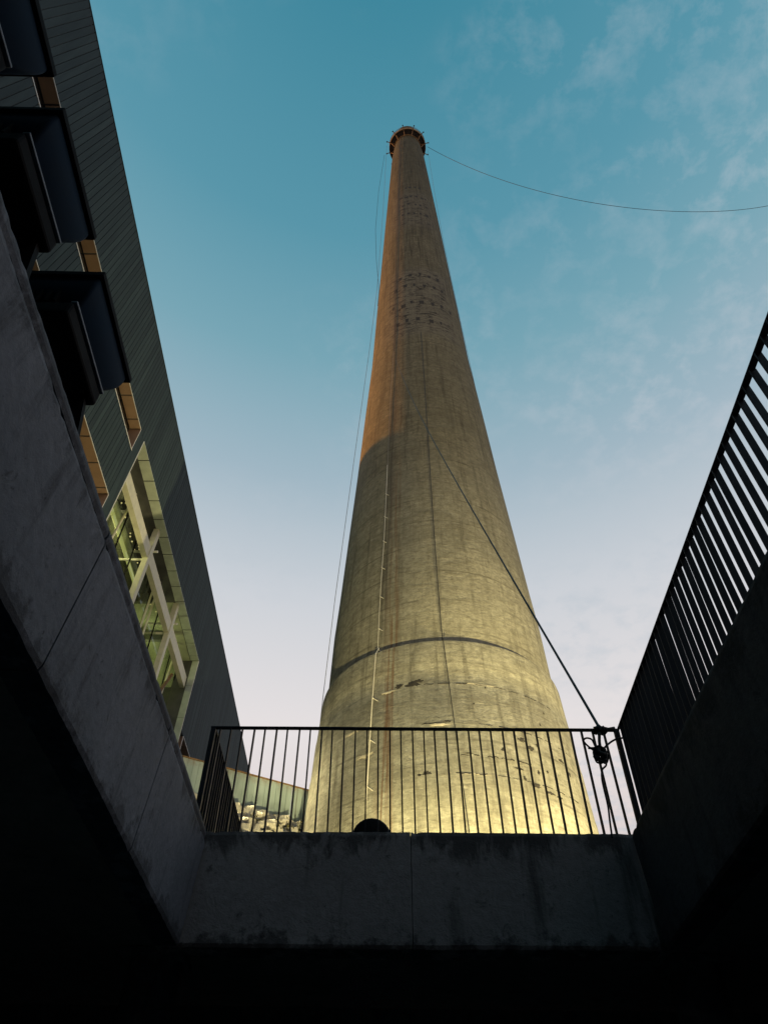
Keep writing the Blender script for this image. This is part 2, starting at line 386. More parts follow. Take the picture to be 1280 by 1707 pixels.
# ---- parapet walls with real joints and chipped edges
def rough_wall(root, mat, p0, p1, inner_n, thick, z0, z1, joints, rnd, gap=.007, cope=None, batter=0.0, amp=.0055):
    """slab segments between plan points p0->p1; face on the inner side at the line, body extends along -inner_n"""
    p0 = Vector((*p0, 0)); p1 = Vector((*p1, 0)); L = (p1 - p0).length; d = (p1 - p0) / L
    nrm = Vector((*inner_n, 0)).normalized()
    cuts = [0.0] + sorted(joints) + [L]
    for i in range(len(cuts) - 1):
        a = cuts[i] + (gap if i else 0); b = cuts[i + 1] - (gap if i < len(cuts) - 2 else 0)
        n = max(2, int((b - a) / .045)); mb = MB(); vs = []; fs = []
        zlev = [z0, z0 + .03, lerp(z0, z1, .5), z1 - .03, z1]
        for k in range(n + 1):
            s_ = a + (b - a) * k / n
            w = amp * (math.sin(s_ * 2.3 + rnd) * .3 + random.uniform(-1, 1) * .5)
            if random.random() < .035: w -= random.uniform(.003, .010)
            wb = amp * (math.sin(s_ * 2.1 + rnd * 2) * .4 + random.uniform(-1, 1) * .7)
            q = p0 + d * s_
            zs = [z0 + max(-.015, wb), z0 + .03 + wb * .6, lerp(z0, z1, .5), z1 - .035 + min(0, w) * .6, z1 + w]
            off = [-.010 - abs(wb) * .5, 0, 0, 0, -.010 - abs(w) * .5]
            for z_, o_ in zip(zs, off):
                bt = batter * (z1 - z_)
                vs.append(q + nrm * (o_ - bt) + Vector((0, 0, z_)))
            vs.append(q - nrm * thick + Vector((0, 0, zs[4] - .004))); vs.append(q - nrm * thick + Vector((0, 0, zs[0])))
        R = 7
        for k in range(n):
            for j in range(R):
                j2 = (j + 1) % R
                fs.append((k * R + j, (k + 1) * R + j, (k + 1) * R + j2, k * R + j2))
        fs += [tuple(range(R)), tuple(range(n * R, n * R + R))[::-1]]
        mb.add(vs, fs); o = mb.build('panel', mat, root)
t = thing('parapet_wall', (-1.66, 1.0, ZB), 'weathered grey concrete parapet wall on the left, under the floodlights', 'wall')
ZC = 4.545
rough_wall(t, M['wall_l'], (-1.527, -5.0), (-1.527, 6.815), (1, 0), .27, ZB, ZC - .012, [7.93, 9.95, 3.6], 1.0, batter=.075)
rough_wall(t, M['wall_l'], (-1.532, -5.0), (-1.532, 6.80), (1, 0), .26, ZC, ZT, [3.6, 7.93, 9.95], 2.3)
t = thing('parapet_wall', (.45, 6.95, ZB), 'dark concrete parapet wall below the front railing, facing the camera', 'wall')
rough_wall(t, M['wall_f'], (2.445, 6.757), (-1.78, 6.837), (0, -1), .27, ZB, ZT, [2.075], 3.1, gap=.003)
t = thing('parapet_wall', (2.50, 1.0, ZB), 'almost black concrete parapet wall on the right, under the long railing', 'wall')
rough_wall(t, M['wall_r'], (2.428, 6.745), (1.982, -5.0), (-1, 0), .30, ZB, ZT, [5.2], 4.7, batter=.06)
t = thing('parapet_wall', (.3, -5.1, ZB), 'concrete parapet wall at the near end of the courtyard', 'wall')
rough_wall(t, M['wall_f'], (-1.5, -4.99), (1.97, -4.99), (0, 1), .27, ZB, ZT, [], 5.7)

# ================================================================== MUSEUM BUILDING (left)
FX = -17.5; ROOF = 53.35; LEAN = .065; ZR = 45.3
mu = thing('museum_building', (FX, 30, PZ), 'dark slat clad museum building with a large lit window, along the left', 'building')
def ly(y, z): return y + LEAN * (z - ZR)
# core volumes behind the cladding (leave the window room and slots open)
DEP = .9
def core(y0, y1, z0, z1, x1=FX - .06, nm='wall'):
    m = MB(); x0 = -48.
    m.hexa([(x0, ly(y0, z0), z0), (x1, ly(y0, z0), z0), (x1, ly(y1, z0), z0), (x0, ly(y1, z0), z0)],
           [(x0, ly(y0, z1), z1), (x1, ly(y0, z1), z1), (x1, ly(y1, z1), z1), (x0, ly(y1, z1), z1)])
    return m.build(nm, M['insidedark'], mu)
WY0, WY1 = 33.05, 60.25; WZ0 = 34.7
SZ1, SZ0 = 45.28, 42.72; QZ1, QZ0 = 37.34, 34.72
YA, YB = -24., 135.
core(YA, YB, ZR + .06, ROOF - .1)                       # upper band
core(YA, 31.9 + .06, QZ1 + .06, SZ0 - .06)              # between slots, left
core(31.96, WY0 - .06, WZ0, ZR + .055)                  # pier left of the window
core(WY1 + .06, YB, QZ1 + .06, ZR + .055)               # right of the window
core(YA, YB, PZ, WZ0 - .01)                             # lower
core(YA, 31.955, SZ0 - .055, ZR + .055, FX - DEP)       # behind slots
core(YA, 31.955, WZ0, QZ1 + .055, FX - DEP)
core(WY1 + .06, YB, WZ0, QZ1 + .055, FX - DEP)
core(WY0 - .05, WY1 + .05, WZ0, ZR + .05, -29.0)        # behind the room
# cladding boards
BW, GAP = .41, .022
def board_mesh(z0, z1, yo=0., name='cladding_board'):
    m = MB(); h0, h1 = LEAN * (z0 - ZR), LEAN * (z1 - ZR); x0, x1 = FX - .055, FX
    w = BW - GAP
    m.hexa([(x0, h0, z0), (x1, h0 + .012, z0), (x1, h0 + w - .012, z0), (x0, h0 + w, z0)],
           [(x0, h1, z1), (x1, h1 + .012, z1), (x1, h1 + w - .012, z1), (x0, h1 + w, z1)])
    return m
def boards(y0, y1, z0, z1, singles=True):
    n = int(round((y1 - y0) / BW)); step = (y1 - y0) / n
    if singles:
        base = board_mesh(z0, z1).build('cladding_board', M['clad'], mu, loc=(FX, 0, z0))
        base.location.y = y0 - wloc(mu).y; base.location.x = random.uniform(-.004, .004)
        for k in range(1, n):
            inst(base, (FX + random.uniform(-.006, .006), y0 + k * step, z0), mu)
    else:
        mm = MB()
        for k in range(n):
            q = board_mesh(z0, z1); mm.add([(x + random.uniform(-.004, .004), y + y0 + k * step, z) for x, y, z in q.v], q.f)
        tag(mm.build('cladding', M['clad'], mu), kind='stuff')
boards(2.2, 62.1, ZR + .01, ROOF)
boards(62.1, YB, ZR + .01, ROOF, False); boards(YA, 2.2, ZR + .01, ROOF, False)
boards(2.2, 31.9, QZ1 + .01, SZ0 - .01)
boards(YA, 2.2, QZ1 + .01, SZ0 - .01, False)
boards(31.92, WY0 - .01, WZ0, ZR)
boards(WY1 + .02, 86.0, QZ1 + .01, ZR)
boards(86.0, YB, QZ1 + .01, ZR, False)
boards(YA, YB, PZ, WZ0 - .02, False)
# roof and its edge
m = MB(); m.box((-48, YA, ROOF - .1), (FX - .1, YB, ROOF + .02)); m.build('roof', M['insidedark'], mu)
m = MB(); m.box((FX - .3, YA, ROOF + .024), (FX + .03, YB, ROOF + .10)); m.build('roof_coping', M['clad'], mu)
# slots: soffit panels, end jamb, glazing, sill trim
def soffit(y0, y1, z, x1, mat, phase, step=2.05, shear=True):
    cuts = [y0]; q = phase
    while q < y1 - .3:
        if q > y0 + .3: cuts.append(q)
        q += step
    cuts.append(y1)
    src = {}
    for a, b in zip(cuts, cuts[1:]):
        key = round(b - a, 2)
        if key in src: inst(src[key], (FX, a, z), mu)
        else: src[key] = MB().box((x1, a + .05, z), (FX + .012, b - .05, z + .05)).build('soffit_panel', mat, mu, loc=(FX, a, z))
def slot(y0, y1, z0, z1, phase, mat, right=True, left=False):
    soffit(y0, y1, z1, FX - .80, mat, phase)
    MB().box((FX - DEP + .01, y0, z0 + .02), (FX - DEP + .05, y1, z1 + .04)).build('pane', M['glassdark'], mu)
    y = y0 + 2.05 * 2
    while y < y1 - 1:
        MB().box((FX - DEP + .051, y - .03, z0 + .02), (FX - DEP + .10, y + .03, z1)).build('mullion', M['black'], mu); y += 4.1
    MB().box((FX - DEP, y0, z0 - .04), (FX - .02, y1, z0 + .012)).build('sill', M['clad'], mu)
    MB().box((FX - .02, y0, z0 - .03), (FX + .022, y1, z0 + .035)).build('sill_trim', M['trim'], mu)
    MB().box((FX - .01, y0, z1 - .012), (FX + .022, y1, z1 + .030)).build('head_trim', M['trim'], mu)
    for f, yy, s in ((right, y1, 1), (left, y0, -1)):
        if f:
            a, b = (yy, yy + .05) if s > 0 else (yy - .05, yy)
            h = lambda q, z: q + LEAN * (z - z1)
            MB().hexa([(FX - .85, h(a, z0), z0), (FX + .01, h(a, z0), z0), (FX + .01, h(b, z0), z0), (FX - .85, h(b, z0), z0)],
                      [(FX - .85, a, z1), (FX + .01, a, z1), (FX + .01, b, z1), (FX - .85, b, z1)]).build('jamb', mat, mu)
            a += .012 if s > 0 else -.012
            MB().hexa([(FX, h(a, z0), z0), (FX + .03, h(a, z0), z0), (FX + .03, h(b, z0), z0), (FX, h(b, z0), z0)],
                      [(FX, a, z1), (FX + .03, a, z1), (FX + .03, b, z1), (FX, b, z1)]).build('jamb_trim', M['trim'], mu)
gd = NT('dark_glazing'); M['glassdark'] = gd.fin((.006, .007, .008), .12, 0, .35)
slot(YA, 31.90, SZ0, SZ1, 10.51 - 2.05 * 3, M['copper'])
slot(YA, 31.35, QZ0, QZ1, 10.30 - 2.05 * 3, M['copper'])
slot(60.95, YB, QZ0, QZ1, 62.9, M['copper'], right=False, left=True)
# big window
soffit(WY0 - .02, WY1, ZR - .01, FX - .80, M['khaki_lit'], 34.85)
for yy, s in ((WY0, -1), (WY1, 1)):
    zc = [WZ0, 38.6, 42.3, ZR - .015]
    for z0, z1 in zip(zc, zc[1:]):
        a, b = (yy, yy + .05) if s > 0 else (yy - .05, yy)
        MB().hexa([(FX - .62, ly(a, z0), z0 + .015), (FX + .012, ly(a, z0), z0 + .015), (FX + .012, ly(b, z0), z0 + .015), (FX - .62, ly(b, z0), z0 + .015)],
                  [(FX - .62, ly(a, z1), z1 - .015), (FX + .012, ly(a, z1), z1 - .015), (FX + .012, ly(b, z1), z1 - .015), (FX - .62, ly(b, z1), z1 - .015)]).build('jamb_panel', M['khaki_lit'], mu)
    a = yy + (.0 if s > 0 else -.03)
    MB().hexa([(FX, ly(a, WZ0), WZ0), (FX + .03, ly(a, WZ0), WZ0), (FX + .03, ly(a + .05, WZ0), WZ0), (FX, ly(a + .05, WZ0), WZ0)],
              [(FX, ly(a, ZR), ZR), (FX + .03, ly(a, ZR), ZR), (FX + .03, ly(a + .05, ZR), ZR), (FX, ly(a + .05, ZR), ZR)]).build('jamb_trim', M['trim'], mu)
MB().box((FX - .95, WY0 - .7, WZ0 - .05), (FX + .02, WY1, WZ0)).build('window_sill', M['khaki_lit'], mu)
tr = MB().box((FX - .855, WY0 - .6, ZR + .005), (FX - .81, WY1, ZR + .055)); tr.build('window_head', M['insidedark'], mu)
# steel frame: two chords, columns, braces, tie rods
AX = FX - .62
ch = MB().box((AX - .45, WY0 - .5, 41.75), (AX, WY1 - .6, 42.95)).build('chord', M['steel'], mu, bevel=.02)
MB().box((AX - .45, WY0 - .5, 36.1), (AX, WY1 - .6, 37.0)).build('chord', M['steel'], mu, bevel=.02)
for k, yc in enumerate((42.35, 51.75)):
    MB().hexa([(AX - .38, ly(yc - .30, WZ0), WZ0), (AX + .08, ly(yc - .30, WZ0), WZ0), (AX + .08, ly(yc + .24, WZ0), WZ0), (AX - .38, ly(yc + .24, WZ0), WZ0)],
              [(AX - .38, ly(yc - .30, ZR), ZR), (AX + .08, ly(yc - .30, ZR), ZR), (AX + .08, ly(yc + .24, ZR), ZR), (AX - .38, ly(yc + .24, ZR), ZR)]).build('column', M['steel'], mu, bevel=.02)
    MB().tube([(AX + .05, yc + 1.0, 43.9), (AX - 2.6, yc + 1.0, 43.9)], .10, 10).build('tie_rod', M['trim'], mu)
    MB().tube([(AX - .2, yc + .2, 42.2), (AX - 4.2, yc + .2, 42.2)], .11, 10).build('tie_rod', M['trim'], mu)
for y0, z0, y1, z1 in ((37.9, 44.9, 36.6, 36.5), (47.3, 44.9, 46.9, 36.5), (48.2, 44.9, 47.9, 36.5), (57.2, 44.6, 56.0, 36.5)):
    MB().tube([(AX - .9, y0, z0), (AX - .9, y1, z1)], .09, 8).build('brace', M['steel'], mu)
MB().tube([(AX - .7, 57.2, 41.5), (AX - 1.2, 54.6, 36.2)], .16, 8).build('brace', M['rust'], mu)
# glazing behind the frame
gx = AX - 1.35
for k in range(9):
    y0 = WY0 - .3 + k * 3.05; y1 = min(y0 + 3.0, WY1)
    MB().box((gx, y0, WZ0 + .05), (gx + .03, y1, ZR + .04)).build('pane', M['glass'], mu)
    MB().box((gx - .03, y1 + .003, WZ0 + .05), (gx + .08, y1 + .047, ZR + .04)).build('mullion', M['black'], mu)
for z_ in (39.4,):
    MB().box((gx + .032, WY0 - .3, z_), (gx + .09, WY1, z_ + .08)).build('mullion', M['black'], mu)
# the room inside
MB().box((-28.9, WY0 - .3, WZ0), (gx - .05, WY1, WZ0 + .04)).build('room_floor', M['inside'], mu)
MB().box((-28.9, WY0 - .3, WZ0 + .04), (-28.6, WY1, ZR)).build('room_wall', M['inside'], mu)
MB().box((-28.6, WY1 - .15, WZ0 + .04), (gx - .05, WY1 - .02, ZR)).build('room_wall', M['inside'], mu)
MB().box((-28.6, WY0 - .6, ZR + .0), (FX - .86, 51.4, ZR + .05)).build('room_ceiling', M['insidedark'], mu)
MB().box((-28.6, 51.41, ZR + .0), (FX - .86, WY1, ZR + .05)).build('room_ceiling', M['inside'], mu)  # lit end of the same ceiling, painted paler than the rest
MB().box((gx - .85, 35.0, 42.55), (gx - .35, 46.2, 43.2)).build('beam', M['steel'], mu)
MB().box((gx - 5.2, 44.0, 43.6), (gx - 4.2, 58.6, 44.9)).build('beam', M['inside'], mu)
for yb in (39.0, 44.5, 50., 55.5):
    MB().box((-28.5, yb, 44.2), (gx - .3, yb + .35, 45.2)).build('joist', M['insidedark'], mu)
lt = thing('glow_strip', (gx - .6, 39, 42.4), 'long yellow green glowing strip added on the lit beam behind the big museum window', 'lamp')  # added glowing strip that makes the beam above look lit
MB().box((gx - .8, 35.4, 42.42), (gx - .4, 45.6, 42.54)).build('housing', M['steel'], lt)
MB().box((gx - .75, 35.5, 42.36), (gx - .45, 45.5, 42.415)).build('diffuser', M['strip'], lt)
rb = random.Random(3)
bulb = None
for k in range(26):
    y_ = rb.uniform(36.0, 47.5) if k < 20 else rb.uniform(51, 58); x_ = gx - rb.uniform(.45, 1.1); z_ = min(45.0, 1.6 + abs(x_) * rb.uniform(2.09, 2.19))
    bt = thing('pendant_bulb', (x_, y_, z_), 'small round glowing pendant bulb inside the big museum window', 'lamp', 'pendant bulbs inside the museum window')
    r = rb.uniform(.04, .08)
    MB().lathe((x_, y_), [(.001, z_ - r)] + [(r * math.sin(math.pi * i / 6), z_ - r * math.cos(math.pi * i / 6)) for i in range(1, 6)] + [(.001, z_ + r)], 10).build('globe', M['bulb'], bt, True)
    MB().tube([(x_, y_, z_ + r), (x_, y_, ZR)], .008, 5).build('cord', M['black'], bt)
def point(name, loc, e, col, r, parent):
    d = bpy.data.lights.new(name, 'POINT'); d.energy = e; d.color = col; d.shadow_soft_size = r
    o = bpy.data.objects.new(name, d); COL.objects.link(o); o.parent = parent; o.location = Vector(loc) - wloc(parent); return o
point('lamp_light', (gx - 1.6, 39.5, 41.6), 750, (1.0, .88, .42), .5, lt)
ct = thing('ceiling_lamp', (-22.2, 55.5, 44.0), 'ceiling lamp lighting the far end of the room behind the museum window', 'lamp')
MB().lathe((-22.2, 55.5), [(.01, 43.53), (.35, 43.55), (.40, 43.70), (.03, 43.8), (.03, 45.3)], 20).build('shade', M['trim'], ct, True)
MB().lathe((-22.2, 55.5), [(.01, 43.50), (.28, 43.51), (.28, 43.525)], 20).build('diffuser', M['bulb'], ct)
point('lamp_light', (-22.2, 55.5, 42.6), 420, (1.0, .98, .46), .4, ct)

# ================================================================== CHIMNEY
CX, CY = 4.19, 39.78
chim = thing('chimney', (CX, CY, PZ), 'tall tapering stained concrete chimney lit yellow at its foot', 'chimney')
ZS = [4.6, 18.6, 18.64, 21.38, 21.42, 23.8, 23.84, 25.0, 26.62, 26.80, 26.85, 27.3, 28.6, 31.9, 34.9, 40.3, 48.7, 57.4, 67, 77.7, 90, 104, 121, 136, 144, 149.6]
RS = [8.62, 7.93, 7.90, 7.74, 7.71, 7.585, 7.56, 7.47, 7.37, 7.33, 7.07, 7.07, 7.03, 6.92, 6.72, 6.42, 5.94, 5.52, 5.02, 4.70, 4.30, 3.87, 3.30, 2.80, 2.24, 2.10]
def rad(z):
    for i in range(len(ZS) - 1):
        if ZS[i] <= z <= ZS[i + 1]: return lerp(RS[i], RS[i + 1], (z - ZS[i]) / (ZS[i + 1] - ZS[i]))
    return RS[-1]
prof = []
for i in range(len(ZS) - 1):
    n = max(1, int((ZS[i + 1] - ZS[i]) / 3.0))
    for k in range(n): z = lerp(ZS[i], ZS[i + 1], k / n); prof.append((rad(z) if k else RS[i], z))
prof.append((RS[-1], ZS[-1]))
ip = next(i for i, p in enumerate(prof) if abs(p[1] - 26.80) < 1e-4)
PI2 = 2 * math.pi
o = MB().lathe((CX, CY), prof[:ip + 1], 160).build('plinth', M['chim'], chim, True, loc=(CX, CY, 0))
o = MB().lathe((CX, CY), [(7.33, 26.80), (7.06, 26.852)], 160).build('ledge', M['chim'], chim, False, loc=(CX, CY, 0))
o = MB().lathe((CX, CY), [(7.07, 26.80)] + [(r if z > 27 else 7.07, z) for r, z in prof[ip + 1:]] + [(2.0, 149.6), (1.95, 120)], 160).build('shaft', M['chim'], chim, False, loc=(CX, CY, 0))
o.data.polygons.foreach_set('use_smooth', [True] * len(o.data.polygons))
def onc(a, z, off=0.):
    r = rad(z) + off; return (CX + r * math.sin(R_(a)), CY - r * math.cos(R_(a)), z)
# gallery near the mouth
GZ = 143.6
gal = MB().lathe((CX, CY), [(2.2, GZ), (3.22, GZ), (3.22, GZ + .15), (2.2, GZ + .15)], 64).build('gallery', M['soot'], chim)
MB().lathe((CX, CY), [(3.22, GZ - .35), (3.30, GZ - .35), (3.30, GZ + .30), (3.22, GZ + .30), (3.22, GZ - .35)], 64).build('gallery_rim', M['goldrust'], gal)
MB().lathe((CX, CY), [(2.30, GZ - .8), (2.42, GZ - .8), (2.40, GZ - .35), (2.28, GZ - .35), (2.30, GZ - .8)], 64).build('ring_beam', M['goldrust'], gal)
for k in range(12):
    a = 15 + 30 * k
    f = lambda r, z, s=0: (CX + r * math.sin(R_(a)) + s * math.cos(R_(a)), CY - r * math.cos(R_(a)) + s * math.sin(R_(a)), z)
    MB().tube([f(2.4, GZ - .12), f(3.95, GZ - .12)], .075, 6).build('outrigger', M['rust'], gal)
    MB().tube([f(2.42, GZ - 1.6), f(3.15, GZ - .2)], .06, 6).build('bracket', M['rust'], gal)
    MB().tube([f(3.8, GZ - .2), f(3.95, GZ - .2)], .12, 6).build('end_cap', M['black'], gal)
for hz in (.7, 1.25):
    MB().lathe((CX, CY), [(3.24, GZ + hz), (3.29, GZ + hz), (3.29, GZ + hz + .05), (3.24, GZ + hz + .05), (3.24, GZ + hz)], 48).build('guard_rail', M['rust'], gal)
# conduit with clips
pts = []
for i in range(46):
    z = lerp(5.2, 143.0, (i / 45.0)); a = -33.3 + (0.7 * math.sin(z * .21)) * (.4 if z < 30 else .8) - .6 * (z > 27)
    pts.append((a, z))
low = [p for p in pts if p[1] < 26.9] + [(-33.4, 27.2)]; high = [(-34.0, 26.9)] + [p for p in pts if p[1] > 27.2]
cd = MB().tube([onc(a, z, .10) for a, z in low], .032, 8).build('conduit', M['conduit'], chim)
MB().tube([onc(a, z, .10) for a, z in high if z < 47], .022, 8).build('conduit', M['conduit'], chim)
MB().tube([onc(a, z, .06) for a, z in high if 44 < z < 66], .014, 6).build('conduit', M['dullpipe'], chim)
MB().tube([onc(a, z, .05) for a, z in high if z > 62], .020, 6).build('conduit', M['wire'], chim)
for k in range(14):
    z = 8.3 + k * 2.55
    if abs(z - 26.9) < 1: z += 1.0
    a = -33.3 if z < 27 else -33.9
    p0, p1 = onc(a, z, .0), onc(a, z, .13)
    q = onc(a + 2.0, z - .25, .05)
    MB().tube([p0, p1, q], .022, 6).build('clip', M['conduit'], cd)
# dark lightning conductor running down the face
MB().tube([onc(-3.3 + .35 * math.sin(z * .13), z, .025) for z in [66 - 2.6 * i for i in range(16)] if z > 27.6] + [onc(-3.2, 26.98, .02), onc(-3.1, 26.86, .05), onc(-3.0, 26.83, .33)], .022, 6).build('lightning_conductor', M['wire'], chim)
MB().tube([onc(-3.0 + (26.7 - z) * .34, z, .02) for z in [26.75 - i * 1.0 for i in range(20)]], .022, 6).build('lightning_conductor', M['wire'], chim)
# spalled patches and mortar repairs (irregular, following the curve)
rp = random.Random(11)
def patch(a, z, wa, h, mat, nm, off=.012):
    n = 24; ring = []
    for k in range(n):
        t_ = PI2 * k / n; q = 1 + rp.uniform(-.5, .3)
        ring.append((a + wa * math.cos(t_) * q, z + h * math.sin(t_) * q))
    vs = [onc(a, z, off + .015)] + [onc(*p, off) for p in ring] + [onc(*p, -.05) for p in ring]
    fs = [(0, 1 + k, 1 + (k + 1) % n) for k in range(n)] + [(1 + k, 1 + n + k, 1 + n + (k + 1) % n, 1 + (k + 1) % n) for k in range(n)]
    MB().add(vs, fs).build(nm, mat, chim)
for a, z, wa, h in ((-22.2, 23.98, 1.7, .14), (-16.2, 23.95, 2.9, .20), (-14.0, 24.10, 1.6, .13), (-9, 21.42, 4.4, .045), (-3.5, 21.5, 1.6, .05), (16, 20.1, .8, .12), (24.5, 20.9, 1.6, .13), (28, 20.55, 1.4, .12),
                    (31.5, 20.85, .7, .10), (27, 18.5, 1.8, .14), (22.8, 18.75, .6, .12), (33, 18.35, 2.2, .08), (37.5, 18.3, 1.4, .05), (29.5, 19.3, .6, .12), (31.5, 19.2, .35, .10), (34, 19.5, .5, .08), (26.3, 19.5, .3, .28),
                    (44, 20.6, 1.6, .10), (48, 20.1, .9, .14), (-12, 18.7, 1.6, .10), (-14.5, 18.62, .7, .07), (21, 19.2, 1.8, .05), (3, 19.7, 1.4, .04), (36, 22.3, .35, .08), (12.5, 23.7, .35, .06), (40, 23.2, .4, .06), (7, 22.6, .4, .05)):
    patch(a, z, wa, h, M['spall'], 'spalled_patch')
for a, z, wa, h in ((-6.5, 21.30, 4.0, .09), (-27.5, 23.75, 3.0, .09), (6, 18.62, 5.5, .05), (12, 23.86, 8, .03), (-36, 20.3, 4, .12), (-44, 22.0, 4, .08)):
    patch(a, z, wa, h, M['patch'], 'mortar_repair')
# crack lines where the lifts meet
for z0, a0, a1 in ((23.82, -12, 46), (21.40, 8, 52), (18.62, -2, 48), (19.6, 0, 22)):
    a = a0
    while a < a1:
        L = rp.uniform(1.5, 6); w = rp.uniform(.010, .03)
        ps = [onc(a + L * i / 5, z0 + rp.uniform(-.035, .035), .004) for i in range(6)]
        MB().tube(ps, w, 5).build('crack', M['spall'], chim); a += L + rp.uniform(.2, 4)
# rows of old putlog holes with run-off below, high on the shaft
def hole_mesh(w, h):
    m = MB(); n = 6
    return m.add([(-w, -.02, 0), (w, -.02, 0), (w * .8, -.02, -h * .5), (w * .25, -.02, -h), (-w * .3, -.02, -h * .9), (-w * .85, -.02, -h * .4),
                  (-w, .25, 0), (w, .25, 0), (w * .8, .25, -h * .5), (w * .25, .25, -h), (-w * .3, .25, -h * .9), (-w * .85, .25, -h * .4)],
                 [(5, 4, 3, 2, 1, 0)] + [(i, (i + 1) % n, n + (i + 1) % n, n + i) for i in range(n)])
hsrc = [hole_mesh(w, h).build('putlog_hole', M['spall'], chim, loc=(0, 0, 0)) for w, h in ((.20, 2.0), (.24, 2.6), (.18, 1.3))]
used = set()
for z, n, a0, da in ((80.3, 5, -26, 13), (77.6, 6, -33, 13), (73.2, 7, -36, 12.5), (69.2, 5, -30, 13), (108.0, 6, -26, 11), (104.6, 5, -22, 12), (101.0, 5, -24, 12), (112., 4, -16, 11)):
    for k in range(n):
        a = a0 + da * k + rp.uniform(-1.5, 1.5); i = rp.randrange(3); zz = z + rp.uniform(-.25, .25)
        s = hsrc[i]
        if i in used: s = inst(s, onc(a, zz), chim, R_(a))
        else: used.add(i); s.location = Vector(onc(a, zz)) - wloc(chim); s.rotation_euler = (0, 0, R_(a))
        sc_ = rp.uniform(.6, 1.15); s.scale = (sc_, 1, sc_ * rp.uniform(.6, 1.1))

# ================================================================== CABLES
tag(MB().tube([Vector(onc(-30.8, 61.5, .02)).lerp(Vector((2.405, 6.86, 5.80)), i / 24) - Vector((0, 0, 1.1 * math.sin(math.pi * i / 24))) for i in range(25)], .016, 8).build('guy_cable', M['wire']),
    'thick dark cable slanting from the chimney down to the front railing', 'cable')
def cat(p, q, sag, n=40):
    p, q = Vector(p), Vector(q); return [p.lerp(q, i / n) - Vector((0, 0, 4 * sag * (i / n) * (1 - i / n))) for i in range(n + 1)]
wp = []
for x in [7.9 + 84 * i / 60 for i in range(61)]:
    c = 21.5; x0 = 46.0; z = 115.4 + 30 * ((math.cosh((x - x0) / c) - 1) / (math.cosh((7.9 - x0) / c) - 1)); wp.append((x, 40.0, z))
tag(MB().tube(wp, .036, 6).build('overhead_wire', M['wire']), 'sagging dark wire leaving the chimney mouth towards the right', 'wire')
a_ = [(.05, 39.0, 136.5), (-.75, 39.0, 118), (-1.0, 39, 103), (-.75, 39, 93), (-.30, 39, 84), (-.42, 39, 80)]
tag(MB().tube(a_, .024, 5).build('hanging_wire', M['wire']), 'thin wire bowing out from the left of the chimney mouth', 'wire')
b_ = [(.45, 39.0, 142), (.0, 39.0, 110), (-.55, 39., 84), (-1.15, 39., 70), (-2.10, 39., 50.9), (-2.85, 39.0, 35.3), (-3.15, 39, 27.2), (-3.3, 39, 21)]
tag(MB().tube(b_, .022, 5).build('hanging_wire', M['palewire']), 'long pale wire hanging down left of the chimney shaft', 'wire')
c_ = [(7.75, 39.3, 141), (7.95, 39.3, 120), (8.30, 39.3, 100), (8.72, 39.3, 86), (9.18, 39.3, 72), (9.55, 39.3, 62)]
tag(MB().tube(c_, .020, 5).build('hanging_wire', M['palewire']), 'thin pale wire hanging down close along the right of the chimney shaft', 'wire')

# ================================================================== RAILINGS
def railing(p0, p1, zt, label, zfoot=ZT - .05, first=.06, name='railing', posts=(True, True), step=.1185, lean=0., depth=.040):
    p0 = Vector((*p0, 0)); p1 = Vector((*p1, 0)); L = (p1 - p0).length; d = (p1 - p0) / L; n = Vector((-d.y, d.x, 0))
    ang = math.atan2(d.y, d.x)
    t = thing(name, (p0.x, p0.y, zfoot), label, 'railing')
    m = MB(); hw = .024
    c = [p0 - d * .03 - n * hw, p1 + d * .03 - n * hw, p1 + d * .03 + n * hw, p0 - d * .03 + n * hw]
    m.hexa([q + Vector((0, 0, zt - .016)) for q in c], [q + Vector((0, 0, zt)) for q in c]); m.build('top_rail', M['rail'], t, bevel=.003)
    src = MB().box((-.007, -depth / 2, 0), (.007, depth / 2, zt - .016 - zfoot)).build('bar', M['rail'], t, loc=(0, 0, 0))
    k = 0; s = first
    while s < L - .02:
        q = p0 + d * s; wloc_ = (q.x, q.y, zfoot)
        o = src if k == 0 else inst(src, wloc_, t, ang)
        o.location = Vector(wloc_) - wloc(t); o.rotation_euler = (random.uniform(-.004, .004), random.uniform(-.006, .006) + lean, ang + random.uniform(-.05, .05))
        k += 1; s += step
    for f, q in zip(posts, (p0, p1)):
        if f:
            b = MB().box((-.024, -.024, 0), (.024, .024, zt - .017 - zfoot)).build('post', M['rail'], t, loc=(0, 0, 0))
            b.location = Vector((q.x, q.y, zfoot)) - wloc(t); b.rotation_euler = (0, 0, ang)
    return t
railing((-1.675, 6.885), (2.555, 6.805), 5.752, 'black metal railing with flat bars on the front parapet, before the chimney', first=.434 - .1185 * 3, posts=(True, True), lean=-.008)
railing((2.577, 6.73), (2.331, .6), 5.744, 'long black metal railing on the right parapet, against the sky', first=.07, posts=(False, True), step=.1172, depth=.048)
railing((-1.675, 6.96), (-1.665, 15.5), 5.752, 'black metal railing running away from the left corner towards the plaza', first=.07, posts=(False, True), step=.1185, zfoot=PZ - .07)

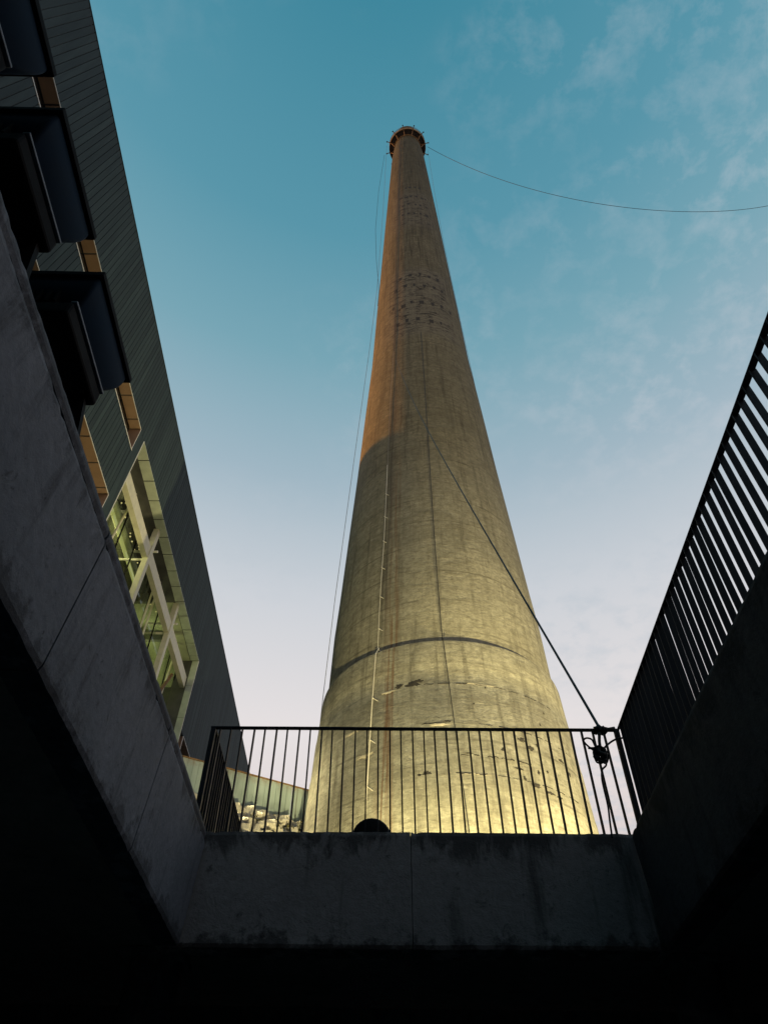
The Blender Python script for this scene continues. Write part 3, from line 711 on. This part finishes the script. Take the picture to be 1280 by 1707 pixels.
# rope tied to the railing corner, with a hanging coil
rc = thing('rope_coil', (2.40, 6.80, 5.40), 'tangled black rope coil tied to the right end of the front railing', 'rope')
rr_ = random.Random(5)
m = MB()
for j in range(7):
    x = 2.335 + j * .017; pts = []
    for i in range(15):
        t_ = PI2 * i / 14; pts.append((x + .014 * math.sin(t_ * 2 + j), 6.812 + (.042 + .005 * (j % 3)) * math.cos(t_), 5.742 + (.026 + .006 * (j % 3)) * math.sin(t_)))
    m.tube(pts, .010, 6)
m.tube([(2.403, 6.86, 5.83), (2.385, 6.83, 5.80), (2.385, 6.79, 5.76), (2.40, 6.78, 5.70)], [.016, .024, .026, .014], 8)
m.tube([(2.39, 6.80, 5.77), (2.43, 6.79, 5.755), (2.47, 6.79, 5.745), (2.54, 6.80, 5.765)], .019, 8)
m.build('knot', M['rope'], rc, True)
def spl(ps, n=8):
    ps = [Vector(p) for p in ps]; ps = [ps[0]] + ps + [ps[-1]]; out = []
    for i in range(1, len(ps) - 2):
        for k in range(n):
            t_ = k / n; a, b, c, d = ps[i - 1:i + 3]
            out.append(.5 * ((2 * b) + (c - a) * t_ + (2 * a - 5 * b + 4 * c - d) * t_ ** 2 + (3 * b - a - 3 * c + d) * t_ ** 3))
    return out + [ps[-2]]
m = MB()
for j in range(12):
    cx = 2.300 + rr_.uniform(-.018, .022); cz = 5.405 + rr_.uniform(-.02, .035); r1 = rr_.uniform(.025, .075); r2 = rr_.uniform(.05, .085); tl = rr_.uniform(-.7, .5)
    ps = []
    for i in range(9):
        t_ = PI2 * i / 8; u = r1 * math.cos(t_) * rr_.uniform(.7, 1.25); w = r2 * math.sin(t_) * rr_.uniform(.8, 1.15)
        ps.append((cx + u * math.cos(tl) - w * math.sin(tl), 6.73 + rr_.uniform(-.03, .03), cz + w * math.cos(tl) + u * math.sin(tl)))
    m.tube(spl(ps, 4), .0095, 6)
m.tube(spl([(2.30, 6.72, 5.50), (2.285, 6.71, 5.44), (2.32, 6.70, 5.41), (2.35, 6.72, 5.43), (2.33, 6.74, 5.48)], 5), .022, 7)
m.build('coil', M['rope'], rc, True)
MB().tube(spl([(2.296, 6.73, 5.462), (2.269, 6.73, 5.516), (2.251, 6.73, 5.586), (2.2, 6.73, 5.603), (2.162, 6.73, 5.573), (2.199, 6.73, 5.509), (2.272, 6.73, 5.442)]), 0.0105, 6).build('loop', M['rope'], rc, True)
MB().tube(spl([(2.343, 6.73, 5.476), (2.383, 6.73, 5.516), (2.443, 6.73, 5.563), (2.514, 6.73, 5.6), (2.592, 6.73, 5.613)]), 0.0105, 6).build('loop', M['rope'], rc, True)
MB().tube(spl([(2.195, 6.73, 5.492), (2.238, 6.73, 5.489), (2.29, 6.73, 5.496)]), 0.014, 6).build('rope_end', M['rope'], rc, True)
MB().tube(spl([(2.344, 6.73, 5.395), (2.338, 6.73, 5.308), (2.286, 6.73, 5.254), (2.264, 6.73, 5.167), (2.26, 6.73, 5.06), (2.261, 6.73, 4.886), (2.245, 6.73, 4.725), (2.233, 6.73, 4.578)]), 0.0095, 6).build('tail', M['rope'], rc, True)
MB().tube(spl([(2.345, 6.73, 5.663), (2.325, 6.73, 5.569), (2.317, 6.73, 5.476)]), 0.016, 6).build('hanger', M['rope'], rc, True)

# ================================================================== FLOODLIGHTS on the left parapet
def flood(y0, y1, label):
    t = thing('floodlight', (-1.9, (y0 + y1) / 2, ZT + .01), label, 'floodlight', 'floodlights on the left parapet')
    zf = 5.585; xr, xl = -1.590, -2.26
    # flange: a flat frame facing up, with the glass in it
    fl = MB()
    fl.box((xl, y0, zf), (xl + .05, y1, zf + .045)); fl.box((xr - .05, y0, zf), (xr, y1, zf + .045))
    fl.box((xl + .05, y0, zf), (xr - .05, y0 + .05, zf + .045)); fl.box((xl + .05, y1 - .05, zf), (xr - .05, y1, zf + .045))
    fl.build('front_frame', M['lampblack'], t, bevel=.004)
    MB().box((xl + .052, y0 + .052, zf + .015), (xr - .052, y1 - .052, zf + .025)).build('front_glass', M['glassdark'], t)
    # rounded hopper body
    secs = []
    N = 7
    for i in range(N):
        q = i / (N - 1); z = zf - .004 - .262 * q
        ins = .022 + .10 * (q ** 2.2); iny = .02 + .10 * (q ** 2.4)
        xa, xb, ya, yb = xl + ins + .06 * q, xr - ins, y0 + iny, y1 - iny
        c = .022; ring = []
        for (cx, cy, a0) in ((xb - c, ya + c, -90), (xb - c, yb - c, 0), (xa + c, yb - c, 90), (xa + c, ya + c, 180)):
            for k in range(4): a = R_(a0 + 30 * k); ring.append((cx + c * math.cos(a), cy + c * math.sin(a), z))
        secs.append(ring)
    n = len(secs[0]); vs = [p for s_ in secs for p in s_]; fs = []
    for i in range(N - 1):
        for k in range(n): fs.append((i * n + k, (i + 1) * n + k, (i + 1) * n + (k + 1) % n, i * n + (k + 1) % n))
    fs.append(tuple((N - 1) * n + k for k in range(n)))
    body = MB().add(vs, fs).build('housing', M['lampblue'], t, True)
    for k in range(6):    # cooling fins at the near end
        x = -1.80 - .05 * k
        MB().box((x - .006, y0 + .035, 5.34), (x + .006, y0 + .075, 5.56)).build('fin', M['lampblack'], body)
    gb = MB().box((-2.16, y0 + .03, 5.19), (-1.675, y1 - .085, 5.31)).build('gear_box', M['lampblack'], t, bevel=.018)
    MB().box((-1.70, y0 + .035, 5.312), (-1.662, y1 - .09, 5.330)).build('gear_edge_highlight', M['lampedge'], gb, bevel=.004)  # pale strip that paints the highlight along the gear box edge
    for yy in (y0 + .10, y1 - .18):
        MB().box((-2.06, yy - .025, ZT + .005), (-1.97, yy + .025, 5.188)).build('foot', M['lampblack'], t)
    br = MB().hexa([(-1.78, y1 - .13, ZT + .005), (-1.62, y1 - .13, ZT + .005), (-1.62, y1 - .09, ZT + .005), (-1.78, y1 - .09, ZT + .005)],
                   [(-1.80, y1 - .15, 5.188), (-1.72, y1 - .15, 5.188), (-1.72, y1 - .11, 5.188), (-1.80, y1 - .11, 5.188)]).build('bracket', M['lampblack'], t)
    MB().tube([(-1.64, y1 - .11, 4.76), (-1.620, y1 - .11, 4.76)], .012, 8).build('bolt', M['trim'], br)
M['lampedge'] = simple('lamp_edge_highlight', (.10, .12, .15), .6, 0., .5, 20., .1)
flood(.17, .84, 'black blue floodlight nearest the top left corner of the photo')
flood(.98, 1.63, 'black blue floodlight between the two other floodlights on the left parapet')
flood(1.83, 2.55, 'black blue floodlight farthest along the left parapet, by the orange soffit')

# small round uplight behind the front parapet
ul = thing('round_uplight', (.005, 7.62, PZ - .06), 'round black drum lamp just behind the front parapet, below the conduit', 'lamp')
m = MB(); n = 28; R0 = .20; yc, zc = 7.62, 4.888
prof = [(.001, -.16), (R0 * .86, -.16), (R0, -.12), (R0, .10), (R0 * .95, .13), (R0 * .88, .13)]
vs = [(.005 + r * math.cos(PI2 * k / n), yc + dy, zc + r * math.sin(PI2 * k / n)) for r, dy in prof for k in range(n)]
fs = [(i * n + k, i * n + (k + 1) % n, (i + 1) * n + (k + 1) % n, (i + 1) * n + k) for i in range(len(prof) - 1) for k in range(n)]
MB().add(vs, fs).build('housing', M['black'], ul, True)
m = MB(); m.tube([(.005 - .225, 7.62, PZ - .055), (.005 - .225, 7.62, zc)], .015, 6); m.tube([(.005 + .225, 7.62, PZ - .055), (.005 + .225, 7.62, zc)], .015, 6)
m.box((-.23, 7.56, PZ - .06), (.24, 7.68, PZ - .045)); m.build('yoke', M['black'], ul)

# ================================================================== lit ground floodlights at the chimney foot (hidden by the parapet)
def ground_flood(loc, target, watts, col, label, size=68, blend=.6, soft=.25):
    t = thing('ground_floodlight', loc, label, 'floodlight', 'lit floodlights on the plaza')
    v = Vector(loc) + Vector((0, 0, .45)); d = (Vector(target) - v).normalized()
    q = d.to_track_quat('-Z', 'Y'); M3 = q.to_matrix()
    def tr(p): return v + M3 @ Vector(p)
    m = MB(); a = [tr((sx * .22, sy * .15, -.02)) for sx, sy in ((-1, -1), (1, -1), (1, 1), (-1, 1))]; b = [tr((sx * .14, sy * .09, .26)) for sx, sy in ((-1, -1), (1, -1), (1, 1), (-1, 1))]
    m.hexa(b, a); m.build('housing', M['lampblack'], t, bevel=.01)
    MB().add([tr((sx * .19, sy * .12, -.03)) for sx, sy in ((-1, -1), (1, -1), (1, 1), (-1, 1))], [(3, 2, 1, 0)]).build('lens', M['lens'], t)
    m = MB(); x, y, z = loc; m.box((x - .25, y - .06, z), (x + .25, y + .06, z + .02)); m.box((x - .27, y - .02, z + .02), (x - .25, y + .02, z + .5)); m.box((x + .25, y - .02, z + .02), (x + .27, y + .02, z + .5)); m.build('stand', M['lampblack'], t)
    L = bpy.data.lights.new('flood_beam', 'SPOT'); L.energy = watts; L.color = col; L.spot_size = R_(size); L.spot_blend = blend; L.shadow_soft_size = soft
    o = bpy.data.objects.new('flood_beam', L); COL.objects.link(o); o.parent = t; o.location = v + d * .06 - wloc(t); o.rotation_euler = q.to_euler()
GP = PZ - .058
ground_flood((23.0, 24.5, GP), (7.0, 35.0, 22.0), 86000, (1.0, .83, .40), 'lit floodlight on the plaza right of the chimney, aimed up at its foot', 78, .8)
ground_flood((.5, 20.0, GP), (3.6, 33.0, 19.0), 44000, (1.0, .85, .42), 'lit floodlight on the plaza in front of the chimney, aimed up at it', 90, .9)
ground_flood((-8.5, 34.0, GP), (FX, 43.0, 43.0), 9000, (1.0, .88, .52), 'lit floodlight on the plaza aimed up at the big museum window', 56, 1.0)

ground_flood((-8.6, 35.75, 17.752), (-5.4, 37.6, 18.9), 15000, (1.0, .86, .50), 'unseen floodlight added on the annex ledge to brighten the rubble below the green fence', 100, .8)  # added lamp, out of view, that brightens the rubble and fence

# ================================================================== annex terrace with green sheet fence and rubble
d0, d1 = Vector((-17.3, 33.1, 0)), Vector((-1.0, 42.0, 0)); dd = (d1 - d0).normalized(); nn = Vector((dd.y, -dd.x, 0))   # nn points to the viewer
an = thing('annex_building', (-9, 40, PZ), 'low concrete annex between the museum and the chimney', 'building')
q = [d0 + nn * 2.2, d1 + nn * 2.2 - dd * 2.2, d1 + Vector((0, 14, 0)), d0 + Vector((0, 14, 0))]
MB().prism([(p.x, p.y) for p in q], PZ - .05, 17.6).build('wall', M['plaza'], an)
MB().prism([(p.x, p.y) for p in [d0 + nn * 2.35, d1 + nn * 2.35 - dd * 2.3, d1 + nn * 1.9 - dd * 2.2, d0 + nn * 1.9]], 17.603, 17.75).build('coping', M['plaza'], an)
fn = thing('sheet_fence', (-9, 38, 19.2), 'pale green metal sheet fence with a rusty top edge, left of the chimney', 'fence')
L = (d1 - d0).length; pw = 1.32; k = 0; s = 0.
src = None
while s < L - .5:
    a = d0 + dd * (s + .012); b = d0 + dd * (s + pw - .012); zt0 = 22.0; off = random.uniform(-.02, .02)
    m = MB(); a2, b2 = a + nn * off, b + nn * off
    nrib = 4
    for r_ in range(nrib):
        u0, u1 = a2.lerp(b2, r_ / nrib), a2.lerp(b2, (r_ + .93) / nrib)
        m.hexa([u0 + Vector((0, 0, 20.05)), u1 + Vector((0, 0, 20.05)), u1 - nn * .03 + Vector((0, 0, 20.05)), u0 - nn * .03 + Vector((0, 0, 20.05))],
               [u0 + Vector((0, 0, zt0)), u1 + Vector((0, 0, zt0)), u1 - nn * .03 + Vector((0, 0, zt0)), u0 - nn * .03 + Vector((0, 0, zt0))])
    m.hexa([a2 - nn * .031 + Vector((0, 0, 20.05)), b2 - nn * .031 + Vector((0, 0, 20.05)), b2 - nn * .04 + Vector((0, 0, 20.05)), a2 - nn * .04 + Vector((0, 0, 20.05))],
           [a2 - nn * .031 + Vector((0, 0, zt0)), b2 - nn * .031 + Vector((0, 0, zt0)), b2 - nn * .04 + Vector((0, 0, zt0)), a2 - nn * .04 + Vector((0, 0, zt0))])
    m.build('sheet', M['green'], fn); s += pw
a, b = d0 + nn * .05, d1 + nn * .05
MB().hexa([a + Vector((0, 0, 22.004)), b + Vector((0, 0, 22.004)), b - nn * .12 + Vector((0, 0, 22.004)), a - nn * .12 + Vector((0, 0, 22.004))],
          [a + Vector((0, 0, 22.07)), b + Vector((0, 0, 22.07)), b - nn * .12 + Vector((0, 0, 22.07)), a - nn * .12 + Vector((0, 0, 22.07))]).build('top_angle', M['rust'], fn)
MB().hexa([a + Vector((0, 0, 19.95)), b + Vector((0, 0, 19.95)), b - nn * .14 + Vector((0, 0, 19.95)), a - nn * .14 + Vector((0, 0, 19.95))],
          [a + Vector((0, 0, 20.04)), b + Vector((0, 0, 20.04)), b - nn * .14 + Vector((0, 0, 20.04)), a - nn * .14 + Vector((0, 0, 20.04))]).build('bottom_rail', M['black'], fn)
MB().prism([(p.x, p.y) for p in [d0 + nn * .0, d1 + nn * .0, d1 - nn * .2, d0 - nn * .2]], 17.603, 19.945).build('kerb', M['plaza'], fn)
# rubble blocks on the ledge before the fence
rk = random.Random(21)
def rock(c, sx, sy, sz, label):
    import mathutils
    vs = []; fs = []; nu, nv = 7, 4
    for j in range(nv + 1):
        ph = math.pi * j / nv
        for i in range(nu):
            th = PI2 * i / nu; w = 1 + rk.uniform(-.30, .26)
            x, y, z = math.sin(ph) * math.cos(th), math.sin(ph) * math.sin(th), math.cos(ph)
            pw_ = lambda t_: math.copysign(abs(t_) ** .5, t_)
            vs.append((c[0] + sx * pw_(x) * w, c[1] + sy * pw_(y) * w, c[2] + sz * pw_(z) * (1 + rk.uniform(-.1, .1))))
    for j in range(nv):
        for i in range(nu): fs.append((j * nu + i, j * nu + (i + 1) % nu, (j + 1) * nu + (i + 1) % nu, (j + 1) * nu + i))
    tag(MB().add(vs, fs).build('rock', M['rock']), label, 'rock', 'pale rubble stones below the green fence')
for k in range(64):
    s = 7.0 + (k % 22) * .46 + rk.uniform(-.12, .12); row = k // 22; off = .45 + row * .62 + rk.uniform(-.1, .1); p = d0 + dd * s + nn * off
    rock((p.x, p.y, 19.55 - row * .75 + rk.uniform(-.12, .12)), rk.uniform(.20, .48), rk.uniform(.2, .42), rk.uniform(.20, .44), 'pale rubble stone banked at the foot of the green sheet fence')
def weed(c, h, label):
    m = MB()
    for k in range(26):
        a = rk.uniform(0, PI2); r = rk.uniform(.05, .35); z = rk.uniform(.05, h); s_ = rk.uniform(.05, .12)
        p = Vector(c) + Vector((r * math.cos(a), r * math.sin(a), z)); u = Vector((rk.uniform(-1, 1), rk.uniform(-1, 1), rk.uniform(-.4, 1))).normalized(); w = u.orthogonal().normalized()
        m.add([p, p + u * s_ + w * s_ * .4, p + u * s_ * 2.2, p + u * s_ - w * s_ * .4], [(0, 1, 2, 3)])
    t = thing('weed', c, label, 'plant', 'weeds among the rubble')
    m.build('leaves', M['leaf'], t)
    st = MB()
    for k in range(5): a = rk.uniform(0, PI2); st.tube([c, (c[0] + .15 * math.cos(a), c[1] + .15 * math.sin(a), c[2] + h * .8)], .01, 4)
    st.build('stem', M['leaf'], t)
for s, h in ((8.6, .5), (10.2, .45), (12.0, .5), (13.4, .7), (14.0, .75), (14.6, .8), (15.3, .7)):
    p = d0 + dd * s + nn * 1.25; weed((p.x, p.y, 18.75), h, 'small dry weed growing between the rubble stones')

# ================================================================== unseen block behind the viewpoint, added to shade the near walls
rw = thing('shade_block', (6, -14, PZ), 'unseen dark slat clad block added behind the viewpoint to shade the near walls', 'building')
MB().box((-17.3, -30, PZ - .05), (46, -10.06, 22)).build('wall', M['insidedark'], rw)
mm = MB()
for k in range(150):
    x = -17.2 + k * .42; mm.box((x, -10.055, PZ), (x + .395, -10.0, 22.1))
tag(mm.build('cladding', M['clad'], rw), kind='stuff')
MB().box((-17.3, -30, 22.02), (46, -10.07, 22.2)).build('roof', M['insidedark'], rw)
